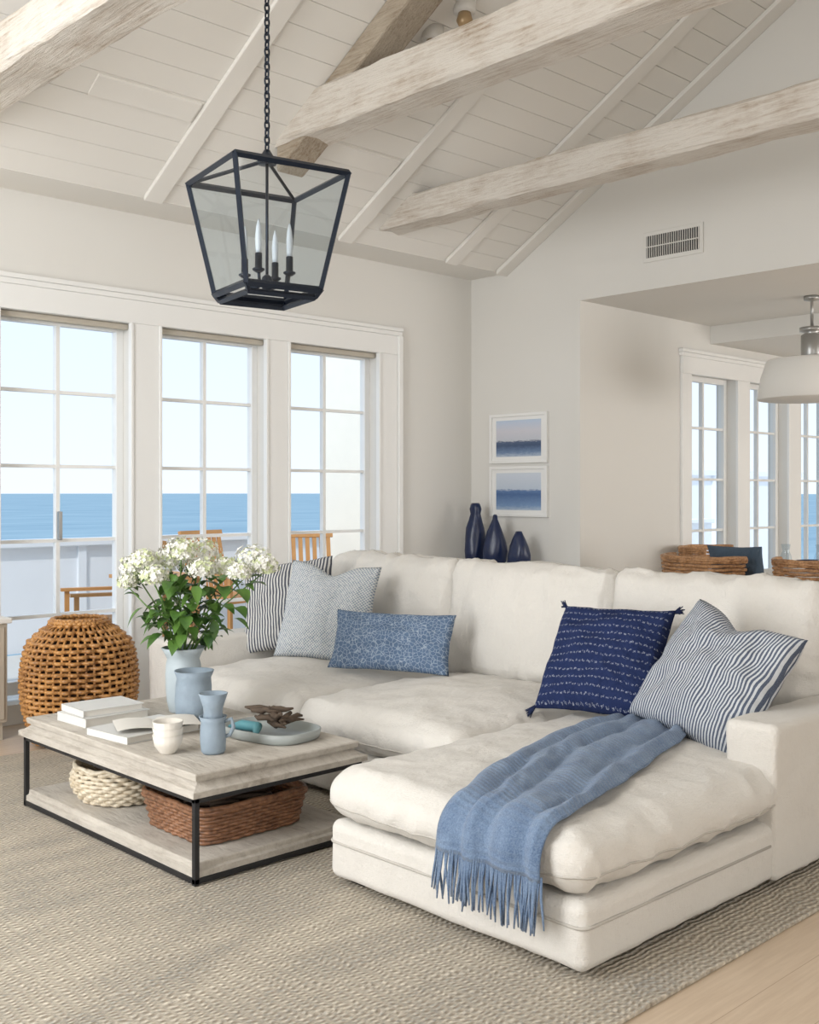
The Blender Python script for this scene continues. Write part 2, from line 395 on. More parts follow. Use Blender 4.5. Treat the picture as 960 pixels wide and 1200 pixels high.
box('ceiling_eave_soffit',-1.7,G,5.995,W,3.22,3.4,'ceil'); box('ceiling_eave_soffit.001',-1.7,G,-2.4,-1.995,3.22,3.4,'ceil')
def slopebox(name,x0,x1,ya,yb,depth,mat,parent=None,bev=.006):
    V=[]
    for x in (x0,x1):
        for y in (ya,yb):
            V.append((x,y,zc(y)-depth)); V.append((x,y,zc(y)-.001))
    o=mesh(name,V,[(0,2,6,4),(1,5,7,3),(0,4,5,1),(2,3,7,6),(0,1,3,2),(4,6,7,5)],mat,parent); 
    if bev: addbev(o,bev)
    return o
for i,x in enumerate((.35,1.9,3.46,5.02,6.12)):
    slopebox('ceiling_rafter'+('' if i==0 else '.%03d'%i),x,x+.13,5.98,RY,.035,'ceil')
slopebox('trim_rake',G-.13,G,5.98,RY,.04,'ceil')
for i,(a,b) in enumerate(((2.80,3.44),(4.35,5.0))):
    slopebox('ceiling_purlin'+('' if i==0 else '.%03d'%i),a,b,5.42,5.30,.018,'ceil',None,.003)
def timber(name,x0,x1,ya,yb,z0,z1,mat,seed):
    n=110; V=[];F=[]; ch=.018
    sec=[(x0+ch,z0),((x0+x1)/2,z0),(x1-ch,z0),(x1,z0+ch),(x1,(z0+z1)/2),(x1,z1-ch),(x1-ch,z1),(x0+ch,z1),(x0,z1-ch),(x0,(z0+z1)/2),(x0,z0+ch)]
    k=len(sec)
    for i in range(n+1):
        y=ya+(yb-ya)*i/n
        for j,(x,z) in enumerate(sec):
            d=noise.noise(Vector((j*3.1+seed,y*2.4,0)))*.012+noise.noise(Vector((j*1.7,y*9,seed)))*.005; e=noise.noise(Vector((j*2.3,y*3,seed)))*.012+noise.noise(Vector((j*2.9+seed,y*10,3)))*.005
            V.append((x+d,y,z+e))
    for i in range(n):
        for j in range(k):
            F.append((i*k+j,i*k+(j+1)%k,(i+1)*k+(j+1)%k,(i+1)*k+j))
    F.append(tuple(range(k))[::-1]); F.append(tuple(n*k+j for j in range(k)))
    return mesh(name,V,F,mat)
timber('ceiling_tie_beam',2.05,2.30,5.86,-1.9,3.30,3.52,'beam',1)
timber('ceiling_tie_beam.001',4.05,4.30,5.46,-1.5,3.54,3.80,'beam',5)
timber('ceiling_tie_beam.002',5.30,5.53,5.86,-1.9,3.30,3.50,'beam',9)
slopebox('ceiling_timber_rafter',4.07,4.28,5.44,RY,.16,'rafterwood',None,.015)
for i,(x,y) in enumerate(((4.50,4.50),(4.56,4.30))):
    e=empty('ceiling_spotlight'+('' if i==0 else '.%03d'%i))
    z=zc(y)
    v,f=lathe([(.062,z-.045),(.066,z-.03),(.066,z+.03)],x,y,24); mesh('base',v,f,'ceil',e,True)
    v,f=lathe([(.008,z-.13),(.034,z-.12),(.048,z-.09),(.036,z-.045)],x,y,20); mesh('head',v,f,'brass',e,True)
def window(name,x0,x1,yg,z0,z1,rows,ro=1):
    e=empty(name,((x0+x1)/2,yg,(z0+z1)/2)); s=.05
    L=[(x0,x0+s,yg-.03,yg+.03,z0,z1),(x1-s,x1,yg-.03,yg+.03,z0,z1),(x0+s,x1-s,yg-.03,yg+.03,z0,z0+s*1.6),(x0+s,x1-s,yg-.03,yg+.03,z1-s,z1)]
    boxes('sash',L,'trim',e,.004)
    xm=(x0+x1)/2; L=[(xm-.013,xm+.013,yg-.02,yg+.02,z0+s,z1-s)]
    for i in range(1,rows):
        z=z0+(z1-z0)*i/rows; L.append((x0+s,x1-s,yg-.018,yg+.018,z-.011,z+.011))
    boxes('muntins',L,'trim',e)
    box('pane',x0+s,x1-s,yg-.003,yg+.003,z0+s,z1-s,'glass',e)
    return e
for i,(a,b) in enumerate(OP):
    e=window('window_%d'%(i+1),a,b,6.51,SZ,HZ,5)
    box('blind_roll',a+.005,b-.005,6.40,6.45,HZ-.04,HZ-.002,'blind',e,.008)
    if i==0: box('handle',(a+b)/2-.012,(a+b)/2+.012,6.45,6.48,1.1,1.28,'steel',e,.004)
for i,(a,b) in enumerate(DO): window('window_%d'%(i+4),a,b,DY+.12,.12,2.45,5)
def casing(n,edges,y,z0,ztop,name0):
    k=n
    L=[]
    for a,b in edges: L.append((a,b,y-.028,y,z0,ztop))
    x0=edges[0][0]; x1=edges[-1][1]
    L.append((x0,x1,y-.032,y,ztop,ztop+.15)); 
    boxes('trim_%d'%k,L,'trim',None,.004)
    boxes('trim_%d'%(k+1),[(x0-.02,x1+.02,y-.04,y,ztop+.15,ztop+.185),(x0-.025,x1+.025,y-.05,y,ztop+.185,ztop+.215)],'trim',None,.006)
casing(1,[(2.50,2.70),(3.60,3.79),(4.68,4.86),(5.77,5.98)],W,0,HZ,'')
casing(3,[(8.27,8.42),(9.21,9.43),(10.2,10.45),(11.25,11.4)],DY,0,2.44,'')
boxes('trim_5',[(a,a+.02,W-.04,W,.16,HZ) for a in (3.58,4.66,5.75)]+[(a,a+.02,W-.04,W,.16,HZ) for a in (2.7,3.79,4.86)],'trim',None,.004)
boxes('trim_6',[(5.955,6.0,W-.05,W-.028,0,HZ+.15)],'trim',None,.006)
boxes('baseboard_window_side',[(-1.6,2.5,W-.02,W,0,.14),(6.0,G,W-.02,W,0,.14)],'trim',None,.004)
boxes('baseboard_gable',[(G-.02,G,5.22,W-.02,0,.14)],'trim',None,.004)
boxes('baseboard_dining',[(G,8.26,DY-.02,DY,0,.14)],'trim',None,.004)
e=empty('wall_air_vent',(G,4.38,3.21))
box('frame',G-.012,G,4.13,4.63,3.10,3.32,'wall',e,.004); box('cavity',G-.014,G-.011,4.16,4.60,3.13,3.29,'ventdark',e)
boxes('louvres',[(G-.02,G-.013,4.16+i*.0185,4.16+i*.0185+.005,3.13,3.29) for i in range(24)]+[(G-.021,G-.012,4.16,4.60,3.205,3.212)],'wall',e)
# =================== OUTSIDE
box('sea',-4000,6000,30,8000,-9,-8.5,'sea')
box('terrace_deck',-4,16,6.6,9.42,-.3,-.05,'deck')
e=empty('terrace_parapet',(4,9.5,.4))
boxes('wall',[(-4,16,9.5,9.62,-.05,.9)],'parapet',e); box('cap',-4,16,9.44,9.68,.9,.97,'parapet',e,.01)
boxes('panel_ribs',[(-4+i*1.1,-3.92+i*1.1,9.47,9.5,-.05,.9) for i in range(18)],'parapet',e)
box('exterior_wing_wall',7.2,7.4,6.62,8.8,-.05,4.5,'wing')
e=empty('neighbouring_house',(20,13,0))
boxes('walls',[(15,24,12,16,-3,1.75)],'parapet',e); box('parapet_cap',14.9,24.1,11.9,16.1,1.75,1.85,'parapet',e)
boxes('columns',[(15+i*1.3,15.2+i*1.3,11.85,12,-3,1.75) for i in range(7)],'parapet',e)
def deckchair(name,cx,cy,rot):
    e=empty(name,(cx,cy,0)); P=[]
    def b(*a): P.append(boxvf(*a))
    for i in range(7): b(-.26+i*.078,-.205+i*.078,-.25,.27,.40,.42)
    for sx in (-.28,.25): 
        b(sx,sx+.035,-.27,-.235,-.05,.62); b(sx,sx+.035,.25,.285,-.05,.45); b(sx-.01,sx+.05,-.3,.28,.62,.645)
    b(-.28,.28,-.27,-.24,.36,.4); b(-.28,.28,.25,.28,.36,.4)
    V,F=merge(P); P2=[]
    for i in range(8): P2.append(boxvf(-.26+i*.068,-.222+i*.068,-.01,.012,0,.58))
    P2.append(boxvf(-.28,.28,-.015,.02,.56,.62)); P2.append(boxvf(-.28,.28,-.015,.02,.02,.06))
    V2,F2=merge(P2); V2=xform(V2,Matrix.Translation((0,.27,.42))@Matrix.Rotation(-.22,4,'X'))
    V,F=merge([(V,F),(V2,F2)])
    V=xform(V,Matrix.Translation((cx,cy,0))@Matrix.Rotation(rot,4,'Z')); mesh('slats',V,F,'teak',e)
deckchair('deck_chair',6.35,7.95,-.5); deckchair('deck_chair',4.15,7.75,-1.9); deckchair('deck_chair',6.0,8.75,.2)
e=empty('deck_table',(4.95,8.3,0))
boxes('top',[(4.65,5.25,8.0+i*.09,8.08+i*.09,.66,.69) for i in range(7)],'teak',e); boxes('legs',[(x,x+.05,y,y+.05,-.05,.66) for x in (4.7,5.15) for y in (8.03,8.55)],'teak',e)
# =================== SOFA
so=empty('sectional_sofa',(3.6,3.4,0))
cushion('chaise_base',(3.50,2.43,.137),(1.03,.56,.1),.035,'linen',so,res=.04,amp=.004,seed=1)
cushion('seat_base',(3.92,4.1,.137),(.76,1.16,.1),.035,'linen',so,res=.06,amp=.003,seed=2)
def flange(name,pts,r,mat='stitch'):
    v,f=tube(pts,r,6); mesh(name,v,f,mat,so,True)
def piping(z,off,r,nm):
    pts=[(3.53,1.87-off,z)]; cc=(2.505,1.905); R=.035+off
    for i in range(9):
        a=-math.pi/2-math.pi/2*i/8; pts.append((cc[0]+R*math.cos(a),cc[1]+R*math.sin(a),z))
    cc=(2.505,2.955)
    for i in range(9):
        a=math.pi-math.pi/2*i/8; pts.append((cc[0]+R*math.cos(a),cc[1]+R*math.sin(a),z))
    pts.append((2.6,2.99+off,z)); flange(nm,pts,r)
piping(.168,.003,.005,'chaise_piping')
CC=(3.38,2.44,.335); CH=(.93,.57,.09); CR=.085; CROWN=.035
cushion('chaise_seat_cushion',CC,CH,CR,'linen',so,res=.02,crown=CROWN,amp=.012,seed=3,sides=.03,seam=-.45)
cushion('seat_cushion_middle',(3.76,3.56,.335),(.60,.535,.09),.085,'linen',so,res=.022,crown=.055,amp=.014,seed=4,sides=.04,seam=-.45)
cushion('seat_cushion_end',(3.76,4.65,.335),(.60,.545,.09),.085,'linen',so,res=.022,crown=.055,amp=.014,seed=5,sides=.04,seam=-.45)
cushion('arm_near',(4.12,1.955,.31),(.575,.1,.272),.025,'linen',so,res=.03,amp=.005,seed=6)
cushion('arm_far',(3.94,5.34,.31),(.76,.115,.272),.03,'linen',so,res=.05,amp=.004,seed=7)
cushion('back_frame',(4.62,3.64,.43),(.1,1.78,.39),.035,'linen',so,res=.09,amp=.003,seed=8)
for i,(ya,yb) in enumerate(((2.07,3.10),(3.10,4.17),(4.17,5.21))):
    R=Matrix.Rotation(math.radians(11),4,'Y')@Matrix.Rotation(math.radians(-90),4,'Y')
    cushion('back_cushion_%d'%(i+1),(4.37,(ya+yb)/2,.712),(.305,(yb-ya)/2+.004,.105),.06,'linen',so,rot=R,res=.022,crown=.065,plump=1,amp=.016,seed=11+i*5,sides=.015,seam=.35,crease=.8)
boxes('feet',[(x,x+.07,y,y+.07,.015,.05) for x,y in ((2.53,1.93),(2.53,2.87),(4.55,1.93),(3.25,5.1),(4.55,5.25),(3.5,1.93))],'black',so)
# pillows
pillow('striped_throw_pillow',(3.90,5.10,.74),.56,.54,.18,(-.82,-.5,.32),7,'ticking',seed=1)
pillow('woven_throw_pillow',(3.87,4.70,.735),.56,.56,.17,(-.85,-.40,.32),-3,'check',seed=2,chop=.06)
pillow('blue_lumbar_pillow',(3.84,4.14,.625),.66,.32,.15,(-.78,-.42,.42),-1,'squiggle',seed=3)
pillow('striped_throw_pillow',(3.81,2.25,.675),.54,.56,.24,(-.84,.02,.55),-15,'ticking2',seed=5,chop=.06)
pe=empty('indigo_tasselled_pillow',(3.9,2.84,.66))
o,M4=pillow('pillow_body',(3.87,2.82,.675),.54,.52,.2,(-.80,-.12,.58),1,'indigo',pe,seed=6)
MAT['indigo_plain']=fabric('indigo_yarn',srgb(34,44,76))
for k,(sx,sy) in enumerate(((1,1),(-1,1),(-1,-1),(1,-1))):
    c=M4@Vector((sx*.265,sy*.255,0)); P=[]
    out=(M4.to_3x3()@Vector((sx,sy,0))).normalized()
    for q in range(14):
        d=out*.035+Vector((random.uniform(-.014,.014),random.uniform(-.014,.014),random.uniform(-.03,.005)))
        P.append(tube([c-out*.01,c+d*.5,c+d],[.005,.004,.002],5))
    v,f=merge(P); mesh('tassel_%d'%(k+1),v,f,'indigo_plain',pe,True)
# throw blanket
def ctop(x,y):
    u=(x-CC[0])/CH[0]; v=(y-CC[1])/CH[1]; u=max(-1,min(1,u)); v=max(-1,min(1,v))
    return CC[2]+CH[2]+CROWN*(1-u*u)*(1-v*v)
te=empty('fringed_throw_blanket',(3,2.4,.45))
r=CR+.022; x0=CC[0]-CH[0]-.022; n1=90; nw=54; V=[];UV=[];F=[]
xs=3.80; xe=x0+r; L1=xs-xe; L2=r*math.pi/2; L3=.03; LT=L1+L2+L3
for i in range(n1+1):
    s=LT*i/n1
    for j in range(nw+1):
        w=j/nw; t=min(1,s/L1)
        yr=2.30+(1.97-2.30)*t-.02*math.sin(t*3.1); yl=2.68+(2.38-2.68)*t+.06*math.sin(t*3.1)
        yr+=.016*noise.noise(Vector((s*5,1,0))); yl+=.02*noise.noise(Vector((s*5,9,0)))
        y=yr+(yl-yr)*w
        ph=w*math.pi*3.4+1.6*noise.noise(Vector((s*2.0,3,0)))+1.0*t
        fold=.026*abs(math.sin(ph))**1.3+.014*noise.noise(Vector((s*5,w*5,2)))+.008*noise.noise(Vector((s*14,w*14,5)))
        y+=.012*math.cos(ph)
        ed=min(w,1-w); fold*=min(1,ed*12+.25); off=.024+max(-.004,fold)
        if s<L1: x=xs-s+.04*noise.noise(Vector((w*4,0,7)))*(1-t); z=ctop(x,y)+off
        else:
            s2=s-L1; zb=ctop(xe,y)
            if s2<L2: a=s2/r; x=xe-(r+off*.8)*math.sin(a); z=zb-r+(r+off)*math.cos(a)
            else: x=xe-(r+off*.8); z=zb-r-(s2-L2)
        V.append((x,y,z)); UV.append((w,s))
for i in range(n1):
    for j in range(nw): a=i*(nw+1)+j; F.append((a,a+1,a+nw+2,a+nw+1))
o=mesh('blanket',V,F,'throw',te,True,UV); md=o.modifiers.new('s','SOLIDIFY'); md.thickness=.012; md.offset=-1
P=[]
endrow=V[n1*(nw+1):]
for q in range(64):
    w=q/63*nw; j=min(nw-1,int(w)); p=Vector(endrow[j]).lerp(Vector(endrow[j+1]),w-j)
    L=random.uniform(.12,.155); sw=random.uniform(-.016,.016); sx=random.uniform(-.014,.006)
    pts=[p+Vector((.006,0,.015)),p+Vector((sx*.4,sw*.4,-L*.35)),p+Vector((sx,sw,-L*.7)),p+Vector((sx*1.1,sw*1.4,-L))]
    P.append(tube(pts,[.0046,.0044,.004,.0026],5))
for q in range(46):
    w=q/45*nw; j=min(nw-1,int(w)); p=Vector(V[j]).lerp(Vector(V[j+1]),w-j); L=random.uniform(.04,.06); a=random.uniform(-.02,.02)
    P.append(tube([p,p+Vector((L*.6,a*.5,.0)),p+Vector((L,a,-.006))],[.0035,.003,.002],5))
v,f=merge(P); mesh('fringe',v,f,'throw',te,True)
# rug
box('jute_area_rug',-1.2,4.95,1.68,5.62,0,.014,'rug',None,.004)
# =================== COFFEE TABLE
ct=empty('coffee_table',(2.5,3.97,0))
X0,X1,Y0t,Y1t=2.10,2.88,3.28,4.66; b=.02
L=[(x,x+b,y,y+b,.015,.325) for x in (X0,X1-b) for y in (Y0t,Y1t-b)]
L+=[(X0,X1,y,y+b,z,z+b) for y in (Y0t,Y1t-b) for z in (.02,.305)]
L+=[(x,x+b,Y0t+b,Y1t-b,z,z+b) for x in (X0,X1-b) for z in (.02,.305)]
boxes('iron_frame',L,'iron',ct,.002)
def moulded(name,x0,x1,y0,y1,prof,mat,parent):
    V=[];F=[]
    for ins,z in prof: V+=[(x0+ins,y0+ins,z),(x1-ins,y0+ins,z),(x1-ins,y1-ins,z),(x0+ins,y1-ins,z)]
    for i in range(len(prof)-1):
        for k in range(4): F.append((i*4+k,i*4+(k+1)%4,(i+1)*4+(k+1)%4,(i+1)*4+k))
    n=(len(prof)-1)*4; F.append((3,2,1,0)); F.append((n,n+1,n+2,n+3)); return mesh(name,V,F,mat,parent)
moulded('tabletop',X0-.016,X1+.016,Y0t-.016,Y1t+.016,[(.02,.325),(.0,.327),(.0,.348),(.006,.352),(.02,.356),(.034,.366),(.04,.373),(.04,.376),(.028,.38),(.024,.400),(.028,.405)],'tabletop',ct)
moulded('lower_shelf',X0+.004,X1-.004,Y0t+.004,Y1t-.004,[(.02,.04),(0,.041),(0,.062),(.012,.068),(.014,.084),(.018,.088)],'tabletop',ct)
TZ=.406
def lobj(name,prof,cx,cy,mat,seg=40,wob=None,parent=None):
    v,f=lathe(prof,cx,cy,seg,wob); return mesh(name,v,f,mat,parent,True)
fv=empty('hydrangea_vase_arrangement',(2.68,4.28,TZ))
vx,vy=2.68,4.28
lobj('vase',[(.058,TZ),(.064,TZ+.006),(.073,TZ+.05),(.08,TZ+.11),(.082,TZ+.17),(.078,TZ+.215),(.072,TZ+.24),(.082,TZ+.262),(.098,TZ+.29),(.094,TZ+.292),(.068,TZ+.245),(.068,TZ+.2)],vx,vy,'paleceramic',48,lambda a,z:.015*math.sin(5*a+z*30),fv)
def handle_cup(name,cx,cy,rb,h,mat):
    e=empty(name,(cx,cy,TZ))
    lobj('body',[(rb*.8,TZ),(rb*.95,TZ+.01),(rb,TZ+h*.4),(rb*.97,TZ+h*.7),(rb*.92,TZ+h*.85),(rb*1.08,TZ+h),(rb*1.0,TZ+h),(rb*.85,TZ+h*.85),(rb*.8,TZ+.05),(.01,TZ+.04)],cx,cy,mat,36,lambda a,z:.025*math.sin(3*a+z*25),e)
    return e
handle_cup('ribbed_ceramic_pot',2.60,4.07,.080,.22,'midceramic')
e=handle_cup('ceramic_jug',2.335,3.52,.049,.14,'midceramic')
lobj('neck',[(.040,TZ+.12),(.036,TZ+.15),(.038,TZ+.175),(.056,TZ+.228),(.050,TZ+.228),(.03,TZ+.17),(.03,TZ+.13)],2.335,3.52,'midceramic',30,None,e)
d=Vector((.722,-.692,0))
c=Vector((2.335,3.52,0))
v,f=tube([c+d*.04+Vector((0,0,TZ+.12)),c+d*.07+Vector((0,0,TZ+.13)),c+d*.078+Vector((0,0,TZ+.1)),c+d*.065+Vector((0,0,TZ+.07)),c+d*.04+Vector((0,0,TZ+.06))],.008,8); mesh('handle',v,f,'midceramic',e,True)
e=empty('stacked_white_bowls',(2.21,3.64,TZ))
for k in range(3):
    z=TZ+k*.026
    lobj('bowl_%d'%(k+1),[(.03,z),(.033,z+.006),(.05,z+.03),(.058,z+.07),(.054,z+.07),(.045,z+.032),(.02,z+.012)],2.21,3.64,'white_ceramic',48,lambda a,z:.02*math.sin(18*a),e)
# hydrangeas
RT=Vector((.722,-.692,0)); DP=Vector((.692,.722,0)); C0=Vector((vx,vy,0))
heads=[(-.22,.02,1.06,.07),(-.16,-.08,1.10,.055),(-.07,.05,1.09,.075),(.0,-.05,1.14,.07),(.06,.08,1.12,.09),(.10,-.09,1.06,.06),(.19,.0,1.06,.055),(.31,.05,1.09,.085),(.37,-.02,1.07,.06),(-.10,-.14,1.03,.06),(.27,-.1,1.045,.05),(-.24,-.06,1.0,.04)]
PV=[];PF=[];MI=[]; stems=[]
for (la,de,z,R) in heads:
    c=C0+RT*la+DP*de+Vector((0,0,z)); N=170
    for q in range(N):
        i=q+.5; ph=math.acos(1-1.75*i/N); th=math.pi*(1+5**.5)*i
        nrm=Vector((math.cos(th)*math.sin(ph),math.sin(th)*math.sin(ph),math.cos(ph)*.8)).normalized()
        lump=1+.14*noise.noise(nrm*2.2+c*9)
        p=c+Vector((nrm.x,nrm.y,nrm.z*.78))*R*lump*random.uniform(.82,1.1)
        nn=(nrm+Vector((random.uniform(-.4,.4),random.uniform(-.4,.4),random.uniform(-.4,.4)))).normalized()
        t=nn.orthogonal().normalized(); t.rotate(Matrix.Rotation(random.uniform(0,6),3,nn)); b2=nn.cross(t); s=random.uniform(.008,.0125)
        mi=1 if random.random()<.3 else 0
        for k in range(4):
            an=k*math.pi/2; d1=t*math.cos(an)+b2*math.sin(an); d2=t*math.cos(an+.7)+b2*math.sin(an+.7); d3=t*math.cos(an-.7)+b2*math.sin(an-.7)
            n=len(PV); PV+=[p,p+d3*s*.8+nn*.002,p+d1*s*1.15+nn*.004,p+d2*s*.8+nn*.002]; PF.append((n,n+1,n+2,n+3)); MI.append(mi)
    base=C0+Vector((random.uniform(-.03,.03),random.uniform(-.03,.03),TZ+.22))
    mid=base.lerp(c,.5)+Vector((0,0,.04))
    stems.append(tube([base,mid,c-Vector((0,0,R*.5))],[.004,.0035,.003],6))
mesh('blooms',PV,PF,'petal',fv,False,None,['petal','petal2'],MI)
LV=[];LF=[]
def leaf(p,dirv,L,wd):
    dirv=dirv.normalized(); side=dirv.cross(Vector((0,0,1))).normalized(); upv=side.cross(dirv); n=len(LV); K=6
    for i in range(K+1):
        t=i/K; w=wd*math.sin(math.pi*t**.8)*(1 if 0<i<K else .02); c=p+dirv*L*t+upv*(.25*L*t*(1-t))-Vector((0,0,L*.35*t*t))
        LV.extend([c-side*w+upv*w*.3,c,c+side*w+upv*w*.3])
    for i in range(K):
        a=n+i*3; LF.extend([(a,a+1,a+4,a+3),(a+1,a+2,a+5,a+4)])
for q in range(210):
    la=random.gauss(.02,.13); la=max(-.20,min(.30,la)); de=random.gauss(0,.08); z=random.uniform(.74,1.05)-abs(la)*.05
    k=(z-.66)/.4; la*=min(1,.35+k); de*=min(1,.4+k)
    p=C0+RT*la+DP*de+Vector((0,0,z)); dv=RT*(la*2+random.uniform(-.4,.4))+DP*(de*2+random.uniform(-.5,.3))+Vector((0,0,random.uniform(-.3,.5)))
    leaf(p,dv,random.uniform(.06,.10),random.uniform(.022,.036))
mesh('leaves',LV,LF,'leaf',fv,True)
v,f=merge(stems); mesh('stems',v,f,'stem',fv,True)
def book(name,cx,cy,z,w,d,t,rot,cov):
    e=empty(name,(cx,cy,z)); R=Matrix.Translation((cx,cy,z))@Matrix.Rotation(rot,4,'Z')
    v,f=boxvf(-w/2+.005,w/2-.006,-d/2+.006,d/2-.006,.003,t-.003); mesh('pages',xform(v,R),f,'page',e)
    v,f=merge([boxvf(-w/2,w/2,-d/2,d/2,0,.003),boxvf(-w/2,w/2,-d/2,d/2,t-.003,t),boxvf(-w/2-.002,-w/2+.002,-d/2,d/2,0,t)]); mesh('cover',xform(v,R),f,cov,e)
book('coffee_table_book',2.34,4.38,TZ,.31,.24,.038,.04,'cover1'); book('coffee_table_book',2.34,4.39,TZ+.039,.28,.22,.028,-.04,'cover1')
book('coffee_table_book',2.33,4.02,TZ,.36,.28,.028,.1,'cover1')
e=empty('open_book',(2.5,4.0,TZ+.03)); V=[];F=[]
for i in range(21):
    u=-1+2*i/20; x=u*.17; z=.004+.022*(abs(u)**.5)*(1-abs(u)**3*.7)
    for y in (-.11,.11): V.append((x,y,z))
for i in range(20): F.append((i*2,i*2+2,i*2+3,i*2+1))
mesh('pages',xform(V,Matrix.Translation((2.36,3.97,TZ+.031))@Matrix.Rotation(-.4,4,'Z')),F,'page',e,True)
# tray with objects
e=empty('oval_tray',(2.70,3.62,TZ)); V=[];F=[]; prof=[(0,0),(.95,0),(1,.006),(1.04,.04),(1.0,.042),(.95,.014),(0,.012)]
for (r_,z_) in prof:
    for k in range(40):
        a=2*math.pi*k/40; c,s=math.cos(a),math.sin(a); q=(abs(c)**3+abs(s)**3)**(-1/3)
        V.append((q*c*.14*r_,q*s*.20*r_,z_))
for i in range(len(prof)-1):
    for k in range(40): F.append((i*40+k,i*40+(k+1)%40,(i+1)*40+(k+1)%40,(i+1)*40+k))
MT=Matrix.Translation((2.67,3.60,TZ))@Matrix.Rotation(.15,4,'Z')
mesh('tray',xform(V,MT),F,'tray',e,True)
P=[]
for q in range(12):
    a=random.uniform(0,6.28); p=Vector((2.69+random.uniform(-.05,.05),3.61+random.uniform(-.09,.09),TZ+.03)); pts=[]
    for k in range(6): pts.append(p+Vector((math.cos(a),math.sin(a),0))*(k-2.5)*.028+Vector((random.uniform(-.012,.012),random.uniform(-.012,.012),.012+.009*q*.6+random.uniform(0,.018))))
    P.append(tube(pts,[.004,.010,.014,.012,.009,.003],7))
v,f=merge(P); mesh('driftwood_pieces',v,f,'drift',e,True)
v,f=tube([(2.56,3.56,TZ+.03),(2.60,3.60,TZ+.045),(2.58,3.68,TZ+.045),(2.56,3.74,TZ+.03)],[.01,.022,.022,.01],10); mesh('teal_dish_shard',v,f,'teal',e,True)
SZ2=.09
e=empty('white_wicker_basket',(2.34,4.25,SZ2))
woven('weave',2.34,4.25,SZ2+.012,SZ2+.135,9,lambda t:.15+.035*math.sin(t*2.6),2,(1,1.15),20,.008,.0095,mat='whitewicker',parent=e)
lobj('base',[(.12,SZ2),(.155,SZ2+.004),(.165,SZ2+.06),(.16,SZ2+.11),(.15,SZ2+.11),(.14,SZ2+.02)],2.34,4.25,'whitewicker',40,None,e)
for k in range(3):
    z=SZ2+.14+.004*k; pts=[(2.34+(.168+.006*k)*math.cos(a),4.25+(.19)*math.sin(a),z+.006*math.sin(9*a+k*2)) for a in [2*math.pi*i/60 for i in range(60)]]
    v,f=tube(pts,.009,6,True); mesh('rim_%d'%(k+1),v,f,'whitewicker',e,True)
P=[]
for q in range(12):
    a=random.uniform(0,6.28); p=Vector((2.34+random.uniform(-.05,.05),4.25+random.uniform(-.05,.05),SZ2+.10+q*.003)); dd=Vector((math.cos(a),math.sin(a),.15))
    P.append(tube([p-dd*.09,p,p+dd*.09],[.006,.012,.006],6))
v,f=merge(P); mesh('sticks',v,f,'drift',e,True)
e=empty('brown_wicker_basket',(2.45,3.62,SZ2))
woven('weave',2.46,3.625,SZ2+.01,SZ2+.12,9,lambda t:.205+.02*t,9,(1.12,1),26,.004,.0085,mat='brownwicker',parent=e,seg=240)
woven('rim',2.46,3.625,SZ2+.125,SZ2+.138,2,lambda t:.228,9,(1.12,1),26,.002,.011,mat='brownwicker',parent=e,seg=240)
box('base',2.25,2.67,3.44,3.81,SZ2,SZ2+.02,'brownwicker',e,.01)
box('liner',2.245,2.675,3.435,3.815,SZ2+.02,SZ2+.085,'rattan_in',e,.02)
P=[]
for q in range(18):
    p=Vector((2.46+random.uniform(-.12,.12),3.62+random.uniform(-.09,.09),SZ2+.10+.002*q)); a=random.uniform(-.6,.6); dd=Vector((math.cos(a),math.sin(a),random.uniform(-.05,.05)))
    P.append(tube([p-dd*.09,p,p+dd*.09],[.006,.01,.006],6))
v,f=merge(P); mesh('kindling',v,f,'drift',e,True)
# rattan drum
RX,RYd=2.885,5.68
e=empty('rattan_drum_stool',(RX,RYd,0))
def rf(t): 
    if t<.84: return .185+.12*math.sin(math.pi*min(1,.10+t*.80))**.75
    b0=.185+.12*math.sin(math.pi*(.10+.84*.80))**.75; return b0-(t-.84)*.55-((t-.84)/.16)**2*.03
woven('weave',RX,RYd,.03,.665,22,rf,2,(1,1),22,.014,.0115,mat='rattan',parent=e,seg=154)
P=[]
for k in range(44):
    a=2*math.pi*(k+.5)/44; P.append(tube([(RX+rf(t/14)*math.cos(a),RYd+rf(t/14)*math.sin(a),.02+.65*t/14) for t in range(15)],.007,5))
v,f=merge(P); mesh('stakes',v,f,'rattan',e,True)
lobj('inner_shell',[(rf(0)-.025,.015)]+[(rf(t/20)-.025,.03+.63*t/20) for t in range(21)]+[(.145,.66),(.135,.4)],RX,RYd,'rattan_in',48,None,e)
woven('rim',RX,RYd,.68,.692,2,lambda t:.158-.012*t,2,(1,1),40,.003,.012,mat='rattan',parent=e)
e=empty('side_cabinet',(2.3,6.15,0)); box('carcass',2.0,2.62,6.02,6.34,.1,.66,'table_dark',e,.005); box('top',1.98,2.64,6.0,6.35,.66,.69,'lampshade',e,.006)
boxes('legs',[(x,x+.04,y,y+.04,0,.1) for x in (2.02,2.56) for y in (6.04,6.28)],'table_dark',e); boxes('doors',[(2.02,2.305,6.012,6.02,.12,.64),(2.315,2.6,6.012,6.02,.12,.64)],'table_dark',e,.003)
e=empty('console_cabinet',(6.63,5.7,0)); box('top',6.42,6.84,5.02,6.35,.79,.82,'trim',e,.005); box('carcass',6.45,6.83,5.05,6.32,.1,.79,'trim',e,.004)
boxes('doors',[(6.44,6.45,5.07+i*.42,5.47+i*.42,.13,.76) for i in range(3)],'trim',e,.004); boxes('plinth',[(6.5,6.8,5.1,6.28,0,.1)],'trim',e)
